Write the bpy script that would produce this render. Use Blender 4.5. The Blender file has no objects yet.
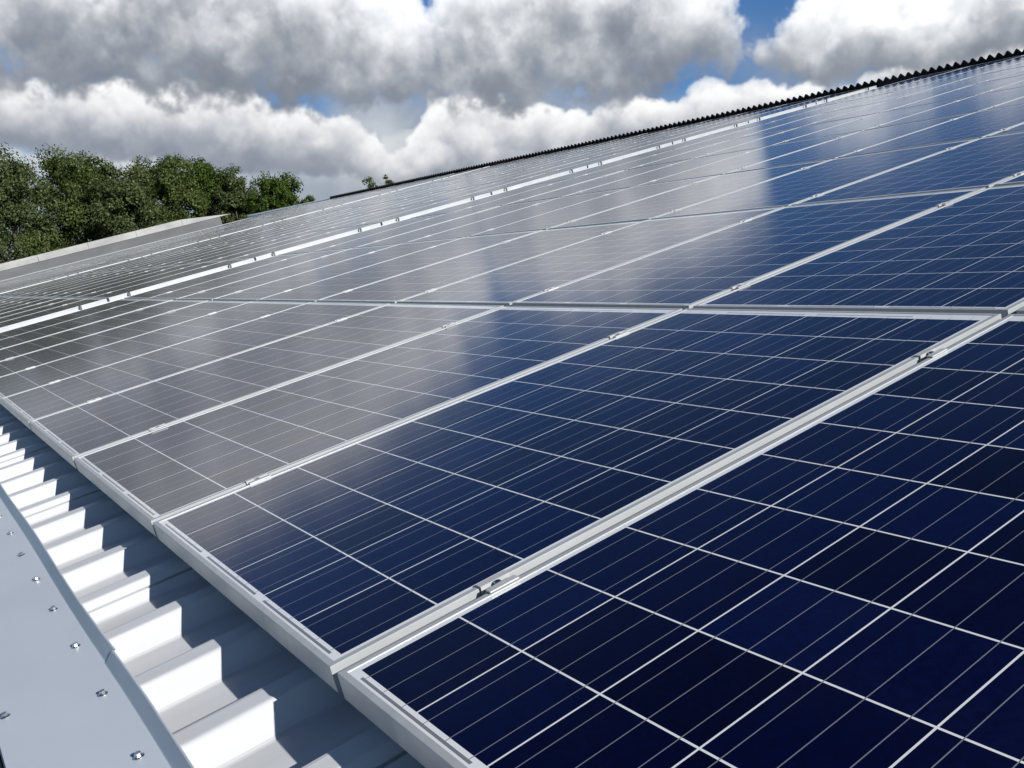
import bpy, bmesh, math, random
import numpy as np
from mathutils import Vector, Matrix

random.seed(7)
rng = np.random.default_rng(11)
C = bpy.context.scene.collection
SC = bpy.context.scene
PITCH = math.radians(16.078)                      # slope of the roof
RM = Matrix(((math.cos(PITCH), 0, -math.sin(PITCH)), (0, 1, 0), (math.sin(PITCH), 0, math.cos(PITCH))))
def W(v, u, n=0.0):                               # roof coordinates (up the slope, along the eave, off the roof) -> world
    return RM @ Vector((v, u, n))

# ------------------------------------------------------------------ camera
cd = bpy.data.cameras.new('camera')
cam = bpy.data.objects.new('camera', cd); C.objects.link(cam)
fwd = Vector((0.548906154, 0.830748243, -0.092516972)).normalized()
cam.location = (-0.49112277, -1.19233425, 0.50222218)
cam.rotation_euler = fwd.to_track_quat('-Z', 'Y').to_euler()
cd.sensor_fit = 'HORIZONTAL'; cd.sensor_width = 36.0
cd.lens = 963.54 / 1024 * 36.0
cd.clip_start = 0.02; cd.clip_end = 3000
SC.camera = cam

# ------------------------------------------------------------------ sun and sky
LV = Vector((0.284, -0.885, 0.43))                 # towards the sun in roof coordinates (v, u, n)
SUN = (RM @ LV).normalized()
SUN_EL = math.asin(SUN.z); SUN_AZ = math.atan2(SUN.x, SUN.y)
sd = bpy.data.lights.new('sun', 'SUN'); sd.energy = 4.7; sd.angle = math.radians(0.53); sd.color = (1.0, 0.97, 0.92)
so = bpy.data.objects.new('sun', sd); C.objects.link(so)
so.rotation_euler = SUN.to_track_quat('Z', 'Y').to_euler(); so.location = (0, -20, 30)
SC.view_settings.view_transform = 'Standard'; SC.view_settings.look = 'None'
SC.view_settings.exposure = 0.2; SC.view_settings.gamma = 1.0; SC.view_settings.use_curve_mapping = False
SC.cycles.use_denoising = True
SC.cycles.max_bounces = 6; SC.cycles.diffuse_bounces = 2; SC.cycles.glossy_bounces = 3
SC.cycles.caustics_reflective = False; SC.cycles.caustics_refractive = False

class NT:
    """small helper to write node graphs"""
    def __init__(s, tree): s.t = tree; s.n = tree.nodes; s.l = tree.links
    def new(s, kind, **kw):
        nd = s.n.new(kind)
        for k, v in kw.items(): setattr(nd, k, v)
        return nd
    def put(s, sock, v):
        if v is None: return
        if isinstance(v, bpy.types.NodeSocket): s.l.new(v, sock)
        else: sock.default_value = v
    def m(s, op, a, b=None, c=None, clamp=False):
        nd = s.new('ShaderNodeMath', operation=op, use_clamp=clamp)
        s.put(nd.inputs[0], a); s.put(nd.inputs[1], b); s.put(nd.inputs[2], c)
        return nd.outputs[0]
    def mix(s, f, a, b, blend='MIX'):
        nd = s.new('ShaderNodeMix', data_type='RGBA', blend_type=blend)
        s.put(nd.inputs[0], f); s.put(nd.inputs[6], a); s.put(nd.inputs[7], b)
        return nd.outputs[2]
    def xyz(s, x, y, z):
        nd = s.new('ShaderNodeCombineXYZ'); s.put(nd.inputs[0], x); s.put(nd.inputs[1], y); s.put(nd.inputs[2], z); return nd.outputs[0]
    def noise(s, vec, scale, detail=4, rough=0.5, dim='3D', dist=0.0):
        nd = s.new('ShaderNodeTexNoise', noise_dimensions=dim)
        s.put(nd.inputs['Vector'], vec); nd.inputs['Scale'].default_value = scale
        nd.inputs['Detail'].default_value = detail; nd.inputs['Roughness'].default_value = rough; nd.inputs['Distortion'].default_value = dist
        return nd.outputs[0]
    def voro(s, vec, scale, detail=2, rough=0.5, smooth=0.6):
        nd = s.new('ShaderNodeTexVoronoi', voronoi_dimensions='2D', feature='SMOOTH_F1', normalize=True)
        s.put(nd.inputs['Vector'], vec); nd.inputs['Scale'].default_value = scale
        nd.inputs['Detail'].default_value = detail; nd.inputs['Roughness'].default_value = rough; nd.inputs['Smoothness'].default_value = smooth
        return nd.outputs['Distance']
    def ramp(s, f, stops, interp='LINEAR'):
        nd = s.new('ShaderNodeValToRGB'); cr = nd.color_ramp; cr.interpolation = interp
        while len(cr.elements) < len(stops): cr.elements.new(0.5)
        for e, (p, c) in zip(cr.elements, stops): e.position = p; e.color = (*c, 1) if len(c) == 3 else c
        s.put(nd.inputs[0], f); return nd.outputs[0]
    def sstep(s, x, a, b):
        nd = s.new('ShaderNodeMapRange', interpolation_type='SMOOTHSTEP')
        s.put(nd.inputs[0], x); nd.inputs[1].default_value = a; nd.inputs[2].default_value = b
        return nd.outputs[0]

#CLOUDS0
def make_clouds():
    """cumulus beyond the roof: three decks of real density marched towards the viewer and the sun,
    on an azimuth / elevation grid (rows from the horizon up). Returns light, cover and the grid's extent."""
    A0, A1, E1, K = -14.0, 82.0, 30.0, 17.0
    w, h = int((A1 - A0) * K), int(E1 * K)
    r = np.random.default_rng(21)
    def st(x, a, b):
        t = np.clip((x - a) / (b - a), 0, 1); return t * t * (3 - 2 * t)
    def gx(px, py):                                # a direction, given by where the photo shows it -> grid cell
        return (33.45 + math.degrees(math.atan((px - 512) / 958)) - A0) * K, (291 - py) * 0.0571 * K
    def spec3(shape, beta, lo, zs):
        D, H_, W_ = shape
        f = np.sqrt((np.fft.fftfreq(D)[:, None, None] / zs) ** 2 + np.fft.fftfreq(H_)[None, :, None] ** 2 + np.fft.rfftfreq(W_)[None, None, :] ** 2).astype(np.float32)
        a = np.fft.rfftn(r.standard_normal(shape, dtype=np.float32)) * np.maximum(f, lo) ** -beta
        a[0, 0, 0] = 0; n = np.fft.irfftn(a, s=shape).astype(np.float32); return n / n.std()
    rgb = np.zeros((h, w, 3)); cov = np.zeros((h, w))
    def over(c, a, y0=0):
        n = a.shape[0]; s = slice(y0, y0 + n)
        rgb[s] = rgb[s] * (1 - a[..., None]) + np.asarray(c); cov[s] = cov[s] * (1 - a) + a
    def deck(e0, e1, clouds, puff, D, zs, amp, k_ext, k_sun, sun, amb_hi, amb_lo, hs, edge=0.24):
        y0, y1 = int(e0 * K), int(e1 * K); hh = y1 - y0
        S = np.full((D, hh, w), -1.2, np.float32); HT = np.zeros((hh, w)); WT = np.full((hh, w), 1e-4)
        Zg, Yg, Xg = np.arange(D, dtype=np.float32)[:, None, None] * zs, np.arange(hh, dtype=np.float32)[None, :, None], np.arange(w, dtype=np.float32)[None, None, :]
        for (px, pb, hw, hc, near) in clouds:
            cx, cb = gx(px, pb); cb -= y0; cz = D * zs * (0.56 - 0.16 * near)
            wg = np.exp(-((Xg[0] - cx) / (hw * 1.1)) ** 2 * 1.5 - ((Yg[0] - cb - hc * .45) / hc) ** 2 * 1.2)
            HT += wg * (Yg[0] - cb) / hc; WT += wg
            n = int(10 + 26 * hw * hc / (puff * puff))
            for i in range(n):
                t = r.uniform(-1, 1); dome = math.sqrt(max(0.0, 1 - abs(t) ** 2.6))
                s = r.random() ** 0.8
                R = puff * (0.38 + 0.95 * r.random() ** 2) * (0.6 + 0.5 * dome)
                x = cx + t * (hw - R * .5); y = cb + max(R * .45, s * (hc * dome - R * .7)); z = cz + np.clip(r.normal(0, 0.24), -.5, .5) * min(hw * .6, D * zs * .40) * (1 - .5 * s)
                a, b = max(0, int(x - R * 1.7)), min(w, int(x + R * 1.7) + 2); c, d = max(0, int(y - R * 1.7)), min(hh, int(y + R * 1.7) + 2); e, g = max(0, int((z - R * 1.7) / zs)), min(D, int((z + R * 1.7) / zs) + 2)
                if b <= a or d <= c or g <= e: continue
                q = 1 - np.sqrt(((Xg[:, :, a:b] - x) ** 2 + ((Yg[:, c:d] - y) * 1.05) ** 2 + (Zg[e:g] - z) ** 2)) / R
                S[e:g, c:d, a:b] = np.maximum(S[e:g, c:d, a:b], q * min(1.0, (R / puff) ** .5))
        H = np.clip(HT / WT, -0.5, 1.5).astype(np.float32)
        N = spec3(S.shape, 2.25, 1 / 70, zs); F = spec3(S.shape, 1.75, 1 / 22, zs)
        S = S + amp * (0.66 * N + 0.20 * F)
        rho = st(S, 0.0, edge) * st(H + 0.06 * N[0], -0.10, 0.16)[None]
        sunf = (0.18 + 0.82 * st(H + 0.06 * N[D // 2] + 0.02 * N[D // 4], hs[0], hs[1]))[..., None]; del N, F, S
        # light: march from the viewer's side away, sheared so that each step goes down the sun's rays
        lx, ly = 0.7, 2.6
        up = np.cumsum(rho[:, ::-1], axis=1)[:, ::-1]
        def shift(t, dx, dy):
            ix, iy = int(math.floor(dx)), int(math.floor(dy)); fx, fy = dx - ix, dy - iy
            p = np.pad(t, ((0, iy + 1), (0, ix + 1)), mode='edge')
            q = p[:, ix:ix + w] * (1 - fx) + p[:, ix + 1:ix + 1 + w] * fx
            return q[iy:iy + hh] * (1 - fy) + q[iy + 1:iy + 1 + hh] * fy
        tau = np.zeros((hh, w), np.float32); T = np.ones((hh, w), np.float32); col = np.zeros((hh, w, 3), np.float32)
        lo, dif = np.array(amb_lo)[None, None], (np.array(amb_hi) - np.array(amb_lo))[None, None]
        sun = np.array(sun)[None, None] * sunf
        for i in range(D):
            tau = shift(tau, lx * zs, ly * zs)
            d = rho[i]; half = tau + d * zs * .5
            lit = 0.74 * np.exp(-k_sun * half) + 0.26 * np.exp(-k_sun * .16 * half)
            a = 1 - np.exp(-k_ext * zs * d)
            col += (T * a)[..., None] * (sun * lit[..., None] + lo + dif * (sunf * np.exp(-k_sun * .5 * up[i])[..., None]))
            T *= 1 - a; tau = tau + d * zs
        over(col, 1 - T, y0)
    YY, XX = np.mgrid[0:h, 0:w]; el = YY / K
    def fbm2(beta, lo):
        f = np.hypot(np.fft.fftfreq(h)[:, None], np.fft.rfftfreq(w)[None]); a = np.fft.rfft2(r.standard_normal((h, w))) * np.maximum(f, lo) ** -beta
        a[0, 0] = 0; n = np.fft.irfft2(a, s=(h, w)); return n / n.std()
    # pale broken sheet low down, with open blue patches
    n1, n2 = fbm2(2.2, 1 / 170), fbm2(1.9, 1 / 60)
    gaps = np.ones((h, w))
    for (px, py, sx, sy) in [(665, 84, 80, 24), (764, 6, 44, 34), (458, 80, 40, 14), (305, 106, 24, 12), (880, 84, 36, 16), (425, 4, 14, 16)]:
        cx, cy = gx(px, py); gaps -= np.exp(-((XX - cx) / sx) ** 2 - ((YY - cy) / sy) ** 2)
    a = st(el, -1, 2) * st(-el, -17.0, -9.0) * np.clip(gaps, 0, 1) * (0.80 + 0.14 * np.tanh(n1))
    tone = np.clip(0.36 + 0.055 * n1 + 0.025 * n2, 0.2, 0.6)[..., None] * np.array((0.94, 1.0, 1.07))
    over(tone * a[..., None], a)
    CL_LOW = [(-60, 205, 190, 46, 0), (160, 208, 200, 50, .3), (330, 206, 130, 56, 0), (520, 204, 130, 56, .2), (300, 184, 90, 40, .6), (430, 160, 60, 34, .5), (700, 150, 160, 30, .2)]
    CL_MID = [(-70, 158, 100, 46, .2), (20, 150, 62, 46, .5), (130, 164, 90, 62, .3), (215, 168, 100, 74, .5), (310, 170, 80, 60, .2), (470, 178, 66, 86, .7), (415, 186, 46, 40, .4), (550, 174, 75, 70, .4), (636, 142, 66, 44, .6), (728, 134, 84, 46, .7), (800, 122, 56, 26, .5), (990, 96, 120, 24, .3)]
    CL_TOP = [(-160, 100, 150, 150, .3), (-20, 102, 120, 150, .3), (40, 104, 110, 150, .5), (150, 106, 110, 155, .5), (285, 108, 120, 158, .4), (385, 100, 54, 112, .7), (120, 20, 260, 84, .4), (560, 108, 112, 155, .5), (485, 104, 60, 120, .3), (668, 76, 56, 100, .7), (590, 10, 130, 60, .4), (850, 84, 84, 80, .6), (905, 78, 54, 56, .8), (965, 84, 110, 62, .3), (1000, 40, 70, 40, .6), (1110, 74, 170, 78, .3)]
    deck(2.0, 9.5, CL_LOW[:-1], 17, 20, 3.0, 0.26, 0.030, 0.05, (0.36, 0.36, 0.35), (0.36, 0.38, 0.41), (0.23, 0.265, 0.32), (-0.1, 0.8))
    deck(4.5, 13.5, CL_MID, 16, 36, 2.5, 0.28, 0.085, 0.085, (0.66, 0.635, 0.59), (0.35, 0.37, 0.40), (0.17, 0.20, 0.26), (0.04, 0.88))
    deck(8.5, 23.0, CL_TOP, 29, 44, 3.5, 0.30, 0.060, 0.060, (0.76, 0.755, 0.74), (0.37, 0.385, 0.41), (0.14, 0.165, 0.21), (-0.03, 0.66))
    side = st(XX, 0, 110) * st(w - 1 - XX, 0, 110)
    return rgb * side[..., None], np.clip(cov * side, 0, 1), (A0, A1, E1)
#CLOUDS1
wd = bpy.data.worlds.new('World'); SC.world = wd; wd.use_nodes = True
wt = NT(wd.node_tree); wt.n.clear()
out = wt.new('ShaderNodeOutputWorld'); bg = wt.new('ShaderNodeBackground'); wt.l.new(bg.outputs[0], out.inputs[0])
SKY_K = 0.05
bg.inputs[1].default_value = SKY_K
sky = wt.new('ShaderNodeTexSky', sky_type='NISHITA', sun_disc=False)
sky.sun_elevation = SUN_EL; sky.sun_rotation = SUN_AZ
sky.air_density = 1.0; sky.dust_density = 0.6; sky.ozone_density = 2.0
tc = wt.new('ShaderNodeTexCoord')
sp = wt.new('ShaderNodeSeparateXYZ'); wt.l.new(tc.outputs['Generated'], sp.inputs[0])
DEG = 180 / math.pi
AZ = wt.m('MULTIPLY', wt.m('ARCTAN2', sp.outputs[0], sp.outputs[1]), DEG)      # degrees, 0 = along the eave
EL = wt.m('MULTIPLY', wt.m('ARCSINE', sp.outputs[2]), DEG)
c0 = wt.mix(1.0, sky.outputs[0], (0.42, 0.68, 1.0, 1), 'MULTIPLY')
deep = wt.new('ShaderNodeVectorMath', operation='SCALE'); wt.put(deep.inputs[0], c0)
wt.put(deep.inputs[3], wt.m('ADD', 0.38, wt.m('MULTIPLY', wt.sstep(EL, 45.0, 18.0), 1.35)))   # clear blue, deepening towards the zenith
c0 = deep.outputs[0]
# thin scattered cloud in the rest of the sky
PV = wt.xyz(AZ, wt.m('MULTIPLY', EL, 1.6), 0.0)
nz = wt.noise(PV, 0.05, 5, 0.55, '2D', 0.6)
rest = wt.m('MULTIPLY', wt.sstep(nz, 0.50, 0.66), wt.m('MULTIPLY', wt.sstep(EL, 0.0, 5.0), wt.sstep(EL, 60.0, 35.0)))
away = wt.sstep(wt.m('ABSOLUTE', wt.m('SUBTRACT', AZ, 34.0)), 50.0, 70.0)
c0 = wt.mix(wt.m('MULTIPLY', rest, away), c0, (0.17 / SKY_K, 0.18 / SKY_K, 0.20 / SKY_K, 1))
crgb, ccov, (A0, A1, E1) = make_clouds()
ih, iw = ccov.shape
img = bpy.data.images.new('cumulus', iw, ih, alpha=True, float_buffer=True)
img.colorspace_settings.name = 'Non-Color'; img.alpha_mode = 'CHANNEL_PACKED'
buf = np.dstack([crgb, ccov]).astype(np.float32)
img.pixels.foreach_set(buf.ravel()); img.update()
it = wt.new('ShaderNodeTexImage', image=img, extension='CLIP', interpolation='Cubic')
wt.put(it.inputs[0], wt.xyz(wt.m('DIVIDE', wt.m('SUBTRACT', AZ, A0), A1 - A0), wt.m('DIVIDE', EL, E1), 0.0))
lift = wt.new('ShaderNodeVectorMath', operation='SCALE'); wt.l.new(it.outputs[0], lift.inputs[0]); lift.inputs[3].default_value = 1 / SKY_K
# the image holds light already weighted by its cover
left = wt.m('SUBTRACT', 1.0, it.outputs[1])
lo = wt.new('ShaderNodeVectorMath', operation='SCALE'); wt.put(lo.inputs[0], c0); wt.put(lo.inputs[3], left)
su = wt.new('ShaderNodeVectorMath', operation='ADD'); wt.l.new(lift.outputs[0], su.inputs[0]); wt.l.new(lo.outputs[0], su.inputs[1])
wt.put(bg.inputs[0], su.outputs[0])
wd.cycles.sampling_method = 'MANUAL'; wd.cycles.sample_map_resolution = 512

# ------------------------------------------------------------------ materials
def mat(name, base, rough=0.5, metal=0.0, ior=1.45, spec=0.5):
    m = bpy.data.materials.new(name); m.use_nodes = True
    t = NT(m.node_tree); b = t.n['Principled BSDF']
    b.inputs['Base Color'].default_value = (*base, 1); b.inputs['Roughness'].default_value = rough
    b.inputs['Metallic'].default_value = metal; b.inputs['IOR'].default_value = ior; b.inputs['Specular IOR Level'].default_value = spec
    return m, t, b
def worn(name, base, rough, metal=0.0, amt=0.12, scale=(3, 3, 3), spec=0.5, bump=0.0, bscale=60):
    """plain surface with faint uneven weathering"""
    m, t, b = mat(name, base, rough, metal, spec=spec)
    tc = t.new('ShaderNodeTexCoord'); mp = t.new('ShaderNodeMapping'); t.l.new(tc.outputs['Object'], mp.inputs[0])
    mp.inputs['Scale'].default_value = scale
    n = t.noise(mp.outputs[0], 1.0, 6, 0.6)
    d = tuple(c * (1 - amt) for c in base); l = tuple(min(1, c * (1 + amt * .5)) for c in base)
    t.put(b.inputs['Base Color'], t.ramp(n, [(0.3, d), (0.7, l)]))
    t.put(b.inputs['Roughness'], t.m('ADD', rough - 0.08, t.m('MULTIPLY', n, 0.16)))
    if bump:
        bp = t.new('ShaderNodeBump'); bp.inputs['Strength'].default_value = bump; bp.inputs['Distance'].default_value = 0.01
        t.put(bp.inputs['Height'], t.noise(tc.outputs['Object'], bscale, 3)); t.l.new(bp.outputs[0], b.inputs['Normal'])
    return m
M_ALU = worn('anodised_aluminium', (0.54, 0.56, 0.57), 0.38, 0.3, 0.10, (4, 30, 4))
M_STEEL = worn('bright_steel', (0.72, 0.72, 0.72), 0.22, 1.0, 0.1, (40, 40, 40))
M_CLAMP = worn('mill_aluminium', (0.62, 0.63, 0.63), 0.45, 0.3, 0.1, (30, 30, 30))
M_BLACK = worn('black_plastic', (0.012, 0.012, 0.013), 0.5, 0, 0.3, (20, 20, 20))
M_SHEET = worn('painted_roof_sheet', (0.68, 0.695, 0.72), 0.40, 0, 0.15, (0.7, 7, 3))
M_FLASH = worn('painted_flashing', (0.55, 0.605, 0.675), 0.42, 0, 0.09, (2.2, 1.4, 2), bump=0.10, bscale=5)
M_RIDGE = worn('dark_fibre_cement', (0.020, 0.021, 0.023), 0.75, 0, 0.4, (6, 6, 6), spec=0.2)
M_COPING = worn('pale_concrete', (0.40, 0.40, 0.385), 0.85, 0, 0.25, (0.8, 0.8, 1.5), spec=0.2, bump=0.2)
M_WALL = worn('rendered_wall', (0.36, 0.37, 0.37), 0.85, 0, 0.2, (0.5, 0.5, 0.9), spec=0.2)
M_SLATE = worn('grey_cladding', (0.13, 0.135, 0.14), 0.6, 0, 0.25, (0.6, 0.6, 2), spec=0.3)
M_GUTTER = worn('dark_gutter', (0.06, 0.065, 0.07), 0.5, 0, 0.2, (3, 3, 3))

def laminate_material():
    m, t, b = mat('solar_laminate', (0, 0, 0), 0.1, 0.0, 1.50)
    b.inputs['Sheen Weight'].default_value = 0.012; b.inputs['Sheen Roughness'].default_value = 0.35; b.inputs['Sheen Tint'].default_value = (0.85, 0.88, 0.95, 1)
    tc = t.new('ShaderNodeTexCoord'); sp = t.new('ShaderNodeSeparateXYZ'); t.l.new(tc.outputs['Object'], sp.inputs[0])
    x, y = sp.outputs[0], sp.outputs[1]
    oi = t.new('ShaderNodeObjectInfo')
    cx = t.m('DIVIDE', t.m('SUBTRACT', x, 0.0262), 0.159); cy = t.m('DIVIDE', t.m('SUBTRACT', y, 0.0205), 0.159)
    ix, iy = t.m('FLOOR', cx), t.m('FLOOR', cy)
    fx, fy = t.m('MULTIPLY', t.m('SUBTRACT', cx, ix), 0.159), t.m('MULTIPLY', t.m('SUBTRACT', cy, iy), 0.159)
    def rng_(v, lo, hi): return t.m('MULTIPLY', t.m('GREATER_THAN', v, lo), t.m('LESS_THAN', v, hi))
    inx = rng_(x, 0.0262, 1.6132); iny = rng_(y, 0.0205, 0.9715)
    cell = t.m('MULTIPLY', t.m('MULTIPLY', inx, iny), t.m('MULTIPLY', t.m('LESS_THAN', fx, 0.1559), t.m('LESS_THAN', fy, 0.1563)))
    bus = t.m('MULTIPLY', t.m('LESS_THAN', t.m('ABSOLUTE', t.m('SUBTRACT', t.m('MODULO', fy, 0.052), 0.026)), 0.00068), t.m('LESS_THAN', fy, 0.1562))
    bus = t.m('MULTIPLY', t.m('MULTIPLY', bus, iny), rng_(x, 0.0165, 1.6340))
    # the flat ribbons that join neighbouring strings along both short edges
    p1 = t.m('MODULO', t.m('SUBTRACT', y, 0.0205), 0.318)
    p2 = t.m('MODULO', t.m('ADD', y, 0.318 - 0.0205 - 0.159), 0.318)
    r1 = t.m('MULTIPLY', rng_(x, 0.0150, 0.0196), rng_(p1, 0.018, 0.296))
    r2 = t.m('MULTIPLY', rng_(x, 1.6265, 1.6305), t.m('MULTIPLY', rng_(p2, 0.018, 0.296), rng_(y, 0.17, 0.83)))
    rib = t.m('MULTIPLY', t.m('MAXIMUM', r1, r2), iny)
    wn = t.new('ShaderNodeTexWhiteNoise', noise_dimensions='3D')
    t.put(wn.inputs[0], t.xyz(ix, iy, t.m('MULTIPLY', oi.outputs['Random'], 91.0)))
    vor = t.new('ShaderNodeTexVoronoi', voronoi_dimensions='3D'); vor.inputs['Scale'].default_value = 130
    ov = t.new('ShaderNodeVectorMath', operation='ADD'); t.l.new(tc.outputs['Object'], ov.inputs[0]); t.put(ov.inputs[1], t.xyz(t.m('MULTIPLY', oi.outputs['Random'], 57.0), 0.0, 0.0))
    t.l.new(ov.outputs[0], vor.inputs['Vector'])
    sc = t.new('ShaderNodeSeparateColor'); t.l.new(vor.outputs['Color'], sc.inputs[0])
    g = t.m('ADD', t.m('MULTIPLY', wn.outputs[0], 0.74), t.m('MULTIPLY', sc.outputs[0], 0.26))
    blue = t.ramp(g, [(0.0, (0.0006, 0.0008, 0.013)), (0.55, (0.0009, 0.0022, 0.027)), (1.0, (0.0013, 0.0050, 0.046))])
    c = t.mix(cell, (0.80, 0.82, 0.84, 1), blue)
    c = t.mix(t.m('MULTIPLY', bus, cell), c, (0.20, 0.22, 0.26, 1))
    c = t.mix(t.m('MULTIPLY', bus, t.m('SUBTRACT', 1.0, cell)), c, (0.16, 0.17, 0.19, 1))
    c = t.mix(rib, c, (0.20, 0.21, 0.23, 1))
    # a film of dust and old rain marks
    dn = t.noise(ov.outputs[0], 2.3, 6, 0.62)
    c = t.mix(t.m('MULTIPLY', t.sstep(dn, 0.35, 0.8), 0.006), c, (0.45, 0.43, 0.40, 1))
    t.put(b.inputs['Base Color'], c)
    t.put(b.inputs['Roughness'], t.m('ADD', 0.105, t.m('MULTIPLY', dn, 0.06)))
    return m
M_LAM = laminate_material()

# ------------------------------------------------------------------ mesh helpers
class MB:
    def __init__(s): s.v = []; s.f = []
    def quad(s, *p):
        i = len(s.v); s.v += [tuple(q) for q in p]; s.f.append(tuple(range(i, i + len(p))))
    def box(s, x0, x1, y0, y1, z0, z1):
        i = len(s.v)
        s.v += [(x, y, z) for z in (z0, z1) for y in (y0, y1) for x in (x0, x1)]
        s.f += [tuple(i + k for k in f) for f in ((0, 2, 3, 1), (4, 5, 7, 6), (0, 1, 5, 4), (2, 6, 7, 3), (0, 4, 6, 2), (1, 3, 7, 5))]
    def ring(s, r, z0, z1, n=16, cx=0, cy=0, r1=None, cap=True, rot=0.0):
        r1 = r if r1 is None else r1; i = len(s.v)
        for (rr, z) in ((r, z0), (r1, z1)):
            s.v += [(cx + rr * math.cos(rot + 2 * math.pi * k / n), cy + rr * math.sin(rot + 2 * math.pi * k / n), z) for k in range(n)]
        s.f += [(i + k, i + (k + 1) % n, i + n + (k + 1) % n, i + n + k) for k in range(n)]
        if cap: s.f.append(tuple(i + n + k for k in range(n)))
    def sweep(s, rows, close=False):
        """rows: equal-length polylines; skin them"""
        i = len(s.v); n = len(rows[0])
        for r in rows: s.v += [tuple(p) for p in r]
        for a in range(len(rows) - 1):
            for k in range(n if close else n - 1):
                s.f.append((i + a * n + k, i + a * n + (k + 1) % n, i + (a + 1) * n + (k + 1) % n, i + (a + 1) * n + k))
    def mesh(s, name, m, smooth=False, fix=True):
        me = bpy.data.meshes.new(name); me.from_pydata(s.v, [], s.f)
        if fix:
            bm = bmesh.new(); bm.from_mesh(me); bmesh.ops.remove_doubles(bm, verts=bm.verts, dist=1e-6)
            bmesh.ops.recalc_face_normals(bm, faces=bm.faces); bm.to_mesh(me); bm.free()
        me.materials.append(m)
        if smooth: me.shade_smooth()
        me.update(); return me
def obj(name, me, parent=None, loc=None, rot=None):
    o = bpy.data.objects.new(name, me); C.objects.link(o)
    if parent: o.parent = parent
    if loc is not None: o.location = loc
    if rot is not None: o.rotation_euler = rot
    return o
ROOF_ROT = (0, -PITCH, 0)
def tag(o, label=None, cat=None, group=None, kind=None):
    for k, v in (('label', label), ('category', cat), ('group', group), ('kind', kind)):
        if v: o[k] = v
    return o
def copy_tree(src, parent=None):
    c = src.copy(); C.objects.link(c)
    if parent: c.parent = parent
    for ch in list(src.children): copy_tree(ch, c)
    return c
ORD = ['nearest', 'second', 'third', 'fourth', 'fifth', 'sixth', 'seventh', 'eighth', 'ninth', 'tenth', 'eleventh', 'twelfth', 'thirteenth', 'fourteenth', 'fifteenth']
ROW = ['bottom', 'second', 'third', 'fourth', 'fifth', 'sixth', 'seventh', 'eighth', 'top']

# ------------------------------------------------------------------ ground
GZ = -6.2
def ground_material():
    m, t, b = mat('grass_field', (0.06, 0.08, 0.03), 0.9, spec=0.1)
    tc = t.new('ShaderNodeTexCoord')
    a = t.noise(tc.outputs['Object'], 0.02, 6, 0.6); d = t.noise(tc.outputs['Object'], 1.5, 5, 0.65)
    g = t.m('ADD', t.m('MULTIPLY', a, 0.6), t.m('MULTIPLY', d, 0.4))
    t.put(b.inputs['Base Color'], t.ramp(g, [(0.3, (0.030, 0.045, 0.016)), (0.55, (0.062, 0.085, 0.030)), (0.75, (0.11, 0.11, 0.055))]))
    return m
g = MB(); N = 24; S = 1500.0
for i in range(N):
    for j in range(N):
        x0, x1 = -S + 2 * S * i / N, -S + 2 * S * (i + 1) / N; y0, y1 = -S + 2 * S * j / N, -S + 2 * S * (j + 1) / N
        g.quad((x0, y0, GZ), (x1, y0, GZ), (x1, y1, GZ), (x0, y1, GZ))
tag(obj('ground', g.mesh('ground', ground_material())), kind='structure')

# ------------------------------------------------------------------ the building and its roof
U0, U1 = -6.0, 44.4                               # along the eave
VR = 15.22                                        # ridge
PT, RU0 = 0.2515, 0.151                            # rib pitch, first rib shoulder
NC, NV = -0.081, -0.118                           # crest and valley of the ribs, below the panel faces
hall = tag(obj('industrial_hall', None, loc=(0, 0, GZ)), 'long industrial hall with a white ribbed metal roof under the solar panels', 'building')
def on_roof(name, me, parent=hall):
    o = obj(name, me, parent); o.location = (0, 0, -GZ) if parent is hall else (0, 0, 0)
    if parent is hall: o.rotation_euler = ROOF_ROT
    return o
prof = []
k0, k1 = int((U0 - RU0) / PT) - 1, int((U1 - RU0) / PT)
for k in range(k0, k1 + 1):
    u = RU0 + k * PT
    prof += [(u - 0.0395, NV + 0.0032)]
    if (k - 3) % 4 == 0:                          # side lap of two sheets: a thin open joint on the rib's flank
        for f, dn in ((0.50, 0.0), (0.515, -0.009), (0.585, -0.009), (0.60, 0.0016)):
            prof.append((u - 0.042 * (1 - f) - dn * 0.6, NV + (NC - NV) * f + dn * 0.7))
    r = 0.0075                                    # rolled shoulders and feet
    prof += [(u - r * 0.75, NC - r * 0.62), (u - r * 0.38, NC - r * 0.33), (u, NC - r * 0.13), (u + r * 0.45, NC - r * 0.02), (u + r, NC), (u + 0.048 - r, NC), (u + 0.048, NC - r * 0.13), (u + 0.048 + r * 0.75, NC - r * 0.62), (u + 0.0855, NV + 0.0048), (u + 0.092, NV + 0.0012), (u + 0.098, NV)]
    prof += [(u + PT - 0.049, NV), (u + PT - 0.0445, NV + 0.0009)]
rs = MB()
vs = [-0.375, 0.3, 2.0, 6.0, 10.0, VR + 0.05]
rs.sweep([[(v, u, n) for u, n in prof] for v in vs])
on_roof('roof_sheeting', rs.mesh('roof_sheeting', M_SHEET, fix=False))
# dark lining so that the open joints read as gaps
lin = MB(); lin.box(-0.36, VR, U0, U1, NV - 0.10, NV - 0.03)
on_roof('roof_lining', lin.mesh('roof_lining', M_GUTTER))

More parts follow.
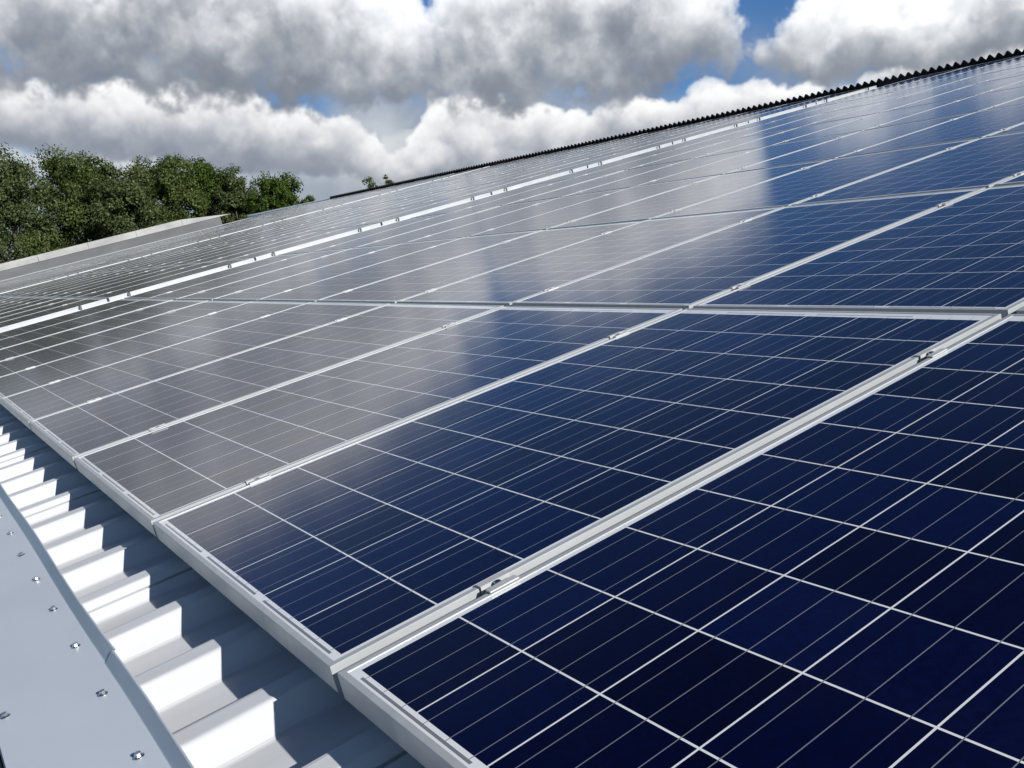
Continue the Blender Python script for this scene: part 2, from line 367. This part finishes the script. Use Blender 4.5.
def flash_piece(ua, ub, lift, wob):
    rows = []
    n = max(4, int((ub - ua) / 0.12))
    for i in range(n + 1):
        u = ua + (ub - ua) * i / n
        e = math.exp(-(u - ua) / 0.10) - 0.8 * math.exp(-(ub - u) / 0.07)
        w = wob * (math.sin(u * 5.1) * 0.0012 + e * 0.0012)
        z = -0.0760 + lift
        pts = [(-0.407, z - 0.055), (-0.4035, z - 0.004), (-0.401, z), (-0.32, z + 0.0006), (-0.25, z), (-0.2180 + w, z), (-0.2165 + w, z + 0.0010), (-0.2005 + w * 1.6, z + 0.0175), (-0.1985 + w * 1.6, z + 0.0180)]
        back = [(p[0] + (0.0012 if p[1] > z + 0.005 else 0.0004), p[1] - 0.0013) for p in reversed(pts)]
        rows.append([(p[0], u, p[1]) for p in pts + back])
    b = MB(); b.sweep(rows, close=True)
    return b.mesh('eaves_flashing', M_FLASH)
washer = MB(); washer.ring(0.0082, 0.0, 0.0011, 20); washer.ring(0.0082, 0.0011, 0.0022, 20, r1=0.0066)
head = MB(); head.ring(0.0047, 0.0022, 0.0070, 6, cap=False); head.ring(0.0047, 0.0070, 0.0078, 6, r1=0.0037)
sm = MB(); sm.v = washer.v + head.v; sm.f = washer.f + [tuple(i + len(washer.v) for i in f) for f in head.f]
screw_me = sm.mesh('screw', M_STEEL)
cuts = [-6.0, -2.45, 0.54, 3.55, 6.55, 9.55, 16.0, 24.0, 33.0, 44.4]
pieces = []
for i in range(len(cuts) - 1):
    p = on_roof('eaves_flashing', flash_piece(cuts[i] - 0.0, cuts[i + 1], 0.0, 1.0))
    pieces.append((cuts[i], cuts[i + 1], p, 0.0))
for k in range(-8, 40):
    u = RU0 + 0.022 + k * PT + random.uniform(-.004, .004)
    for v in ((-0.246, -0.384) if k % 3 == 1 else (-0.246,)):
        for a, b_, p, lf in pieces:
            if a <= u < b_:
                s_ = obj('screw', screw_me, p, (v + random.uniform(-.003, .003), u + (0.09 if v < -.3 else 0), -0.0759 + lf), (random.uniform(-.05, .05), random.uniform(-.05, .05), random.uniform(0, 1)))
# gutter below the flashing
gp = [(-0.412, -0.14), (-0.412, -0.27), (-0.54, -0.30), (-0.55, -0.17), (-0.545, -0.17), (-0.535, -0.295), (-0.417, -0.265), (-0.417, -0.14)]
gm = MB(); gm.sweep([[(v, u, n) for v, n in gp] for u in (U0, U1)], close=True)
on_roof('gutter', gm.mesh('gutter', M_GUTTER))
# ridge: corrugated dark sheets with a flat closure strip beneath
pitch_c, amp = 0.146, 0.033
UE = 34.6
nb = int((UE - U0) / pitch_c * 10)
def wave(i):
    return 0.045 + 2 * amp * (0.5 - 0.5 * math.cos(2 * math.pi * i / 10)) ** 0.85 + random.uniform(-.001, .001)
hs = [wave(i) for i in range(nb)]
front = [(VR, U0 + i * pitch_c / 10, hs[i]) for i in range(nb)]
back_ = [(VR + 1.6, p[1], p[2] - 0.95) for p in front]
rc = MB(); rc.sweep([[(VR, p[1], p[2] - 0.05) for p in front], front, back_, [(p[0], p[1], p[2] - 0.05) for p in back_]])
on_roof('ridge_cap', rc.mesh('ridge_cap', M_RIDGE))
cs = MB(); cs.box(VR + 0.015, VR + 0.05, U0, UE, NV, 0.046)
on_roof('closure_strip', cs.mesh('closure_strip', M_RIDGE))
rr = MB(); rr.sweep([[(VR - 0.10, u, -0.07), (VR - 0.10, u, 0.02), (VR + 0.02, u, 0.045), (VR + 0.12, u, 0.045), (VR + 0.3, u, -0.05)] for u in (UE + .02, U1)])
on_roof('ridge_flashing', rr.mesh('ridge_flashing', M_FLASH))
# other slope, walls
ridge_w = W(VR + 0.12, 0, -0.14); eave_w = W(-0.30, 0, -0.14)
wx1 = 2 * ridge_w.x
bk = MB(); bk.quad((ridge_w.x, U0, ridge_w.z), (ridge_w.x, U1, ridge_w.z), (wx1, U1, eave_w.z), (wx1, U0, eave_w.z))
bk.quad((ridge_w.x, U0, ridge_w.z - .06), (ridge_w.x, U1, ridge_w.z - .06), (wx1, U1, eave_w.z - .06), (wx1, U0, eave_w.z - .06))
obj('back_slope', bk.mesh('back_slope', M_SHEET), hall, (0, 0, -GZ))
wl = MB()
wl.box(eave_w.x, eave_w.x + 0.25, U0, U1, GZ, eave_w.z - 0.12); wl.box(wx1 - 0.25, wx1, U0, U1, GZ, eave_w.z - 0.12)
for u in (U0 + 0.05, U1 - 0.30):
    i = len(wl.v)
    sec = [(eave_w.x + .26, GZ), (wx1 - .26, GZ), (wx1 - .26, eave_w.z - .14), (ridge_w.x, ridge_w.z - .16), (eave_w.x + .26, eave_w.z - .14)]
    wl.v += [(x, u, z) for x, z in sec] + [(x, u + .25, z) for x, z in sec]
    wl.f += [tuple(i + k for k in range(5)), tuple(i + 5 + k for k in range(5))] + [(i + k, i + (k + 1) % 5, i + 5 + (k + 1) % 5, i + 5 + k) for k in range(5)]
obj('wall', wl.mesh('wall', M_WALL), hall, (0, 0, -GZ))

# pale coping along the far gable, on its own low wall
par = tag(obj('gable_parapet', None, loc=W(-0.5, 44.45, 0.0), rot=ROOF_ROT), 'low gable wall with a pale weathered coping at the far end of the roof', 'wall')
pw = MB(); pw.box(0, 14.4, 0, 0.28, -0.3, 0.30)
obj('wall', pw.mesh('parapet_wall', M_SLATE), par)
v = 0.0
while v < 14.9:
    v2 = min(v + 2.1, 12.6) if v < 12.5 else 14.9; pc = MB()
    last = v2 >= 14.9
    z1 = 0.59
    sec0, sec1 = [(v + .012, -.03, .302), (v + .012, .32, .302), (v + .012, .32, z1), (v + .012, -.03, z1)], [(v2, -.03, .302), (v2, .32, .302), (v2, .32, z1 if not last else .31), (v2, -.03, z1 if not last else .31)]
    pc.sweep([sec0, sec1], close=True); pc.quad(*sec0); pc.quad(*sec1)
    obj('coping', pc.mesh('coping', M_COPING), par); v = v2

# ------------------------------------------------------------------ solar panels
PL, PW, PH = 1.661, 0.994, 0.040
PU, PV_, SEAM0 = 1.014, 1.688, -0.013
fr = MB()
cs_ = [(0, 0), (0, .0392), (.0008, .040), (.0103, .040), (.0108, .0396), (.0108, .0365), (.0018, .0365), (.0018, .002), (.028, .002), (.028, 0)]
rings = []
for d, z in cs_: rings.append([(d, d, z), (PL - d, d, z), (PL - d, PW - d, z), (d, PW - d, z)])
fr.sweep(rings + [rings[0]], close=True)
frame_me = fr.mesh('frame', M_ALU)
lam = MB(); lam.box(0.0104, PL - 0.0104, 0.0104, PW - 0.0104, 0.0325, 0.0386)
lam_me = lam.mesh('laminate', M_LAM)
def make_panel():
    r = obj('solar_panel', None)
    obj('frame', frame_me, r); obj('laminate', lam_me, r)
    return r
proto = make_panel(); used = False; rest_p = []
blocks = [(-0.003 - PU, 10, 9), (9.86, 12, 9), (22.75, 15, 9)]
bname = ['near array', 'second array', 'far array']
for b, (ub, nc, nr) in enumerate(blocks):
    for c in range(nc):
        for r in range(nr):
            if b == 2 and c > 10:
                rest_p.append((r * PV_, ub + c * PU)); continue
            p = copy_tree(proto) if used else proto; used = True
            u = ub + c * PU + random.uniform(-.0012, .0012); vv = r * PV_ + random.uniform(-.0015, .0015)
            p.location = W(vv, u, -PH)
            p.rotation_euler = (random.uniform(-.0016, .0016), -PITCH + random.uniform(-.0012, .0012), 0)
            rw = f'{ROW[r]} row' + ('' if r in (0, 8) else ' up')
            if b == 0:
                if c == 0 and r == 0: lb = 'large navy solar panel nearest the camera, filling the bottom right corner'
                elif c == 1 and r == 0: lb = 'navy solar panel in the bottom row, second along the eave, wholly in view'
                else: lb = f'solar panel in the {rw} of the near array, {ORD[c]} column along the eave'
            else: lb = f'thin far solar panel in the {rw} of the {bname[b]}, {ORD[c]} column along'
            tag(p, lb, 'solar panel', 'solar panels covering the roof')

rp = MB(); rl = MB()
for v, u in rest_p:
    a = len(rp.v); rp.v += [(x + v, y + u, z - PH) for x, y, z in fr.v]; rp.f += [tuple(i + a for i in f) for f in fr.f]
    rl.box(v + .0104, v + PL - .0104, u + .0104, u + PW - .0104, -.0075, -.0014)
M_FARLAM, ft, fb = mat('far_laminate', (0.004, 0.006, 0.024), 0.14, 0, 1.40)
rest = tag(obj('solar_panel', rp.mesh('far_frames', M_ALU), rot=ROOF_ROT), 'farthest solar panels merging into thin lines near the pale gable coping', 'solar panel', 'solar panels covering the roof', 'stuff')
obj('laminate', rl.mesh('far_laminates', M_FARLAM), rest)['kind'] = 'stuff'
# clamps in the seams between panels
br = MB()
hl = 0.026
for s in (-1, 1):
    a, c = sorted((s * 0.0068, s * 0.0200)); br.box(-hl, hl, a, c, 0.0008, 0.0034)
    a, c = sorted((s * 0.0070, s * 0.0086)); br.box(-hl, hl, a, c, -0.022, 0.0007)
br.box(-hl, hl, -0.0069, 0.0069, -0.022, -0.0195)
bracket_me = br.mesh('bracket', M_CLAMP, fix=False)
bo = MB(); bo.ring(0.0062, -0.0194, 0.002, 18, cap=False); bo.ring(0.0062, 0.002, 0.0032, 18, r1=0.0052, cap=False); bo.ring(0.0052, 0.0032, 0.0032, 18, r1=0.0032, cap=False); bo.ring(0.0032, 0.0032, -0.003, 18, r1=0.003)
bolt_me = bo.mesh('bolt', M_STEEL, fix=False)
cl0 = obj('mid_clamp', None); obj('bracket', bracket_me, cl0); obj('bolt', bolt_me, cl0)
OFF = [0.262, 1.384]
first = True
n_clamp = 0; far = []
for b, (ub, nc, nr) in enumerate(blocks[:3]):
    for c in range(1, nc):
        for r in range(nr):
            for h in (0, 1):
                off = OFF[h] if r == 0 else (0.21, 1.360)[h]
                v, u = r * PV_ + off + random.uniform(-.012, .012), ub + c * PU - 0.011
                if b == 0 or (b == 1 and n_clamp < 296 and c < 11):
                    k = cl0 if first else copy_tree(cl0); first = False; n_clamp += 1
                    k.location = W(v, u, 0); k.rotation_euler = ROOF_ROT
                    tag(k, f"steel clamp {('low', 'high')[h]} in the {ROW[r]} row, {ORD[c - 1]} seam of the {bname[b]}", 'clamp', 'clamps holding down the panels')
                else: far.append((v, u))
fm = MB()
for v, u in far: fm.box(v - .03, v + .03, u - .02, u + .02, .0008, .004)
fo = tag(obj('mid_clamp', fm.mesh('far_clamps', M_STEEL), rot=ROOF_ROT), 'tiny bright clamps scattered along the seams of the far panels', 'clamp', 'clamps holding down the panels', 'stuff')

# rails under the panels with black end caps, seen where an array starts
for b, (ub, nc, nr) in enumerate(blocks):
    ue = ub + nc * PU - (PU - PW)
    rme = MB(); rme.box(-0.02, 0.02, 0.01, ue - ub + 0.07, 0.0, 0.0400)
    rail_me = rme.mesh('rail', M_ALU)
    cm = MB(); cm.box(-0.021, 0.021, ue - ub + 0.0702, ue - ub + 0.078, 0.0, 0.0405)
    cap_me = cm.mesh('end_cap', M_BLACK)
    em = MB(); em.box(-0.007, 0.007, -0.052, -0.031, -0.046, 0.0034); em.box(-0.0069, 0.0069, -0.0309, 0.009, 0.0008, 0.0034)
    end_me = em.mesh('end_clamp', M_SLATE)
    if b:
        jc = MB(); jc.box(-0.15, VR - 0.05, ub - 0.029, ub - 0.003, NV, -0.0395)
        on_roof('joint_cover', jc.mesh('joint_cover', M_SHEET))
    for r in range(nr):
        for h in (0, 1):
            v = r * PV_ + (OFF[h] if r == 0 else (0.21, 1.360)[h])
            if r == 0:
             ro = tag(obj('mounting_rail', rail_me, None, W(v, ub, -0.0808), ROOF_ROT), f"aluminium rail under the {ROW[r]} row of the {bname[b]}, {('lower', 'upper')[h]} of its pair", 'rail', 'rails carrying the panels')
             obj('end_cap', cap_me, ro)
            if b: tag(obj('end_clamp', end_me, None, W(v, ub, 0), ROOF_ROT), f"dark clamp on the near edge of the {bname[b]}, {('lower', 'upper')[h]} in the {ROW[r]} row", 'clamp', 'dark clamps on the edges of the arrays')

# ------------------------------------------------------------------ trees
def leaf_material(name, dark, mid, light):
    m, t, b = mat(name, mid, 0.7, spec=0.12)
    oi = t.new('ShaderNodeObjectInfo'); ge = t.new('ShaderNodeNewGeometry')
    wn = t.m('FRACT', t.m('MULTIPLY', ge.outputs['Random Per Island'], 7.31))
    t.put(b.inputs['Base Color'], t.ramp(wn, [(0.0, dark), (0.45, mid), (0.93, light), (1.0, tuple(min(1, c * 1.5 + .03) for c in light))]))
    tr = t.new('ShaderNodeBsdfTranslucent'); tr.inputs[0].default_value = (mid[0] * 1.3, mid[1] * 1.4, mid[2] * .8, 1)
    mx = t.new('ShaderNodeMixShader'); mx.inputs[0].default_value = 0.34
    o = t.n['Material Output']; t.l.new(b.outputs[0], mx.inputs[1]); t.l.new(tr.outputs[0], mx.inputs[2]); t.l.new(mx.outputs[0], o.inputs[0])
    return m
L_DEEP = leaf_material('deep_green_leaves', (0.038, 0.060, 0.016), (0.084, 0.120, 0.034), (0.15, 0.19, 0.065))
L_GREY = leaf_material('grey_green_leaves', (0.038, 0.056, 0.020), (0.080, 0.110, 0.038), (0.16, 0.185, 0.09))
L_FRESH = leaf_material('fresh_green_leaves', (0.032, 0.056, 0.012), (0.064, 0.102, 0.020), (0.11, 0.16, 0.034))
M_BARK = worn('bark', (0.13, 0.115, 0.095), 0.9, 0, 0.5, (3, 3, 0.6), spec=0.1)
CAM = Vector(cam.location)
def tree(x, ytop, dist, halfw, mtl, label, seed, nleaf=70000, leaf=0.15, lean=0.0, slim=1.0):
    """a tree whose crown top lies in the direction (x, ytop) at the given distance"""
    r = np.random.default_rng(seed)
    az = math.radians(33.45) + math.atan((x - 512) / 958)
    fwd_d = dist * math.cos(math.atan((x - 512) / 963.5))
    top = CAM.z + (295 - ytop) / 963.5 * fwd_d
    base = Vector((CAM.x + dist * math.sin(az), CAM.y + dist * math.cos(az), GZ))
    Ht = top - GZ; R = halfw / 963.5 * fwd_d
    root = tag(obj('broadleaf_tree', None, loc=base), label, 'tree', 'trees beyond the roof')
    # trunk and limbs
    tb = MB()
    def limb(p0, p1, r0, r1, n=5, seg=8):
        p0, p1 = np.array(p0), np.array(p1); ax = p1 - p0; L = np.linalg.norm(ax); ax = ax / L
        e1 = np.cross(ax, (0.3, 0.9, 0.1)); e1 /= np.linalg.norm(e1); e2 = np.cross(ax, e1)
        bend = r.normal(0, L * .04, 3); rows = []
        for i in range(n + 1):
            t = i / n; c = p0 + (p1 - p0) * t + bend * math.sin(t * math.pi); q = r0 + (r1 - r0) * t
            rows.append([tuple(c + q * (math.cos(a) * e1 + math.sin(a) * e2)) for a in np.linspace(0, 2 * math.pi, seg, endpoint=False)])
        tb.sweep(rows, close=True)
    limb((0, 0, 0), (lean * Ht * .1, 0, Ht * 0.9), 0.022 * Ht, 0.005 * Ht, 8)
    clumps = []
    nl = 26
    for i in range(nl):
        t = 0.22 + 0.74 * (i + r.random()) / nl
        prof_ = (math.sin(math.pi * min(1, max(0.02, (t - 0.12) / 0.94)) ** 0.85)) ** 0.65
        a = i * 2.4 + r.normal(0, .4); rad = R * prof_ * r.uniform(.55, 1.0)
        e = np.array((math.cos(a) * rad, math.sin(a) * rad, Ht * t + r.uniform(0, .06) * Ht))
        s = np.array((lean * Ht * .1 * t, 0, Ht * max(.12, t - .16)))
        limb(s, e, 0.007 * Ht * (1.1 - t), 0.002 * Ht, 4, 6)
        clumps.append((e, R * r.uniform(.30, .48))); clumps.append((s * .45 + e * .55 + r.normal(0, R * .12, 3), R * r.uniform(.28, .42)))
    for i in range(8):
        clumps.append((np.array((r.normal(0, R * .22), r.normal(0, R * .22), Ht * r.uniform(.84, .955))), R * r.uniform(.2, .34)))
    obj('trunk', tb.mesh('trunk', M_BARK, smooth=True, fix=False), root)
    # leaves gathered in tufts on the clumps
    w = np.array([c[1] ** 2 for c in clumps]); w /= w.sum()
    V = np.zeros((nleaf, 4, 3)); idx = r.choice(len(clumps), nleaf, p=w)
    cen = np.array([c[0] for c in clumps])[idx]; rad = np.array([c[1] for c in clumps])[idx]
    d = r.normal(size=(nleaf, 3)); d /= np.linalg.norm(d, axis=1)[:, None]
    # sub-tufts: quantise directions a little so that leaves bunch
    tuft = r.normal(size=(len(clumps), 14, 3)); tuft /= np.linalg.norm(tuft, axis=2)[..., None]
    tj = tuft[idx, r.integers(0, 14, nleaf)]
    d = tj + 0.42 * d; d /= np.linalg.norm(d, axis=1)[:, None]
    rr_ = rad * np.where(r.random(nleaf) < .72, np.clip(r.normal(.84, .18, nleaf), .1, 1.18), r.random(nleaf) ** .5 * .9)
    pos = cen + d * rr_[:, None] * np.array((1, 1, .85 * slim))
    zt = np.percentile(pos[:, 2], 99.7); pos[:, 2] *= Ht / zt
    nrm = d + r.normal(0, .55, (nleaf, 3)) + np.array((0, 0, .25)); nrm /= np.linalg.norm(nrm, axis=1)[:, None]
    a = np.cross(nrm, r.normal(size=(nleaf, 3))); a /= np.linalg.norm(a, axis=1)[:, None]; b = np.cross(nrm, a)
    sz = leaf * r.uniform(.55, 1.25, nleaf)[:, None]
    V[:, 0] = pos - a * sz * .62; V[:, 1] = pos - b * sz * .36 + nrm * sz * .08; V[:, 2] = pos + a * sz * .62; V[:, 3] = pos + b * sz * .36 + nrm * sz * .08
    me = bpy.data.meshes.new('crown'); me.vertices.add(nleaf * 4); me.vertices.foreach_set('co', V.astype(np.float32).ravel()); me.loops.add(nleaf * 4); me.loops.foreach_set('vertex_index', np.arange(nleaf * 4, dtype=np.int32)); me.polygons.add(nleaf); me.polygons.foreach_set('loop_start', np.arange(0, nleaf * 4, 4, dtype=np.int32)); me.update(calc_edges=True)
    me.materials.append(mtl); me.update()
    obj('crown', me, root)
tree(-50, 161, 80, 70, L_DEEP, 'dark tree half cut by the left edge of the photo, beyond the roof', 1)
tree(22, 160, 74, 58, L_GREY, 'tall grey green tree nearest the left edge, behind the pale coping', 2, 90000)
tree(84, 157, 76, 54, L_DEEP, 'tallest dense green tree, second from the left behind the pale coping', 3, 90000)
tree(132, 170, 70, 40, L_GREY, 'lower silvery tree in the dip between the two tall green groups', 4)
tree(172, 163, 78, 44, L_DEEP, 'dense dark green tree rising in the middle of the tree row', 5, 80000)
tree(212, 167, 82, 38, L_FRESH, 'mid green tree right of the middle of the row, behind the coping end', 6)
tree(246, 175, 80, 30, L_GREY, 'slender olive tree with a ragged top near the right of the row', 7)
tree(284, 179, 72, 34, L_FRESH, 'low bright green tree at the right end of the tree row', 8)
tree(374, 182, 110, 13, L_DEEP, 'tiny tree top peeping over the black ridge, left of two', 9, 12000, .16)
tree(391, 180, 112, 9, L_DEEP, 'tiny narrow tree top peeping over the black ridge, right of two', 10, 9000, .16)
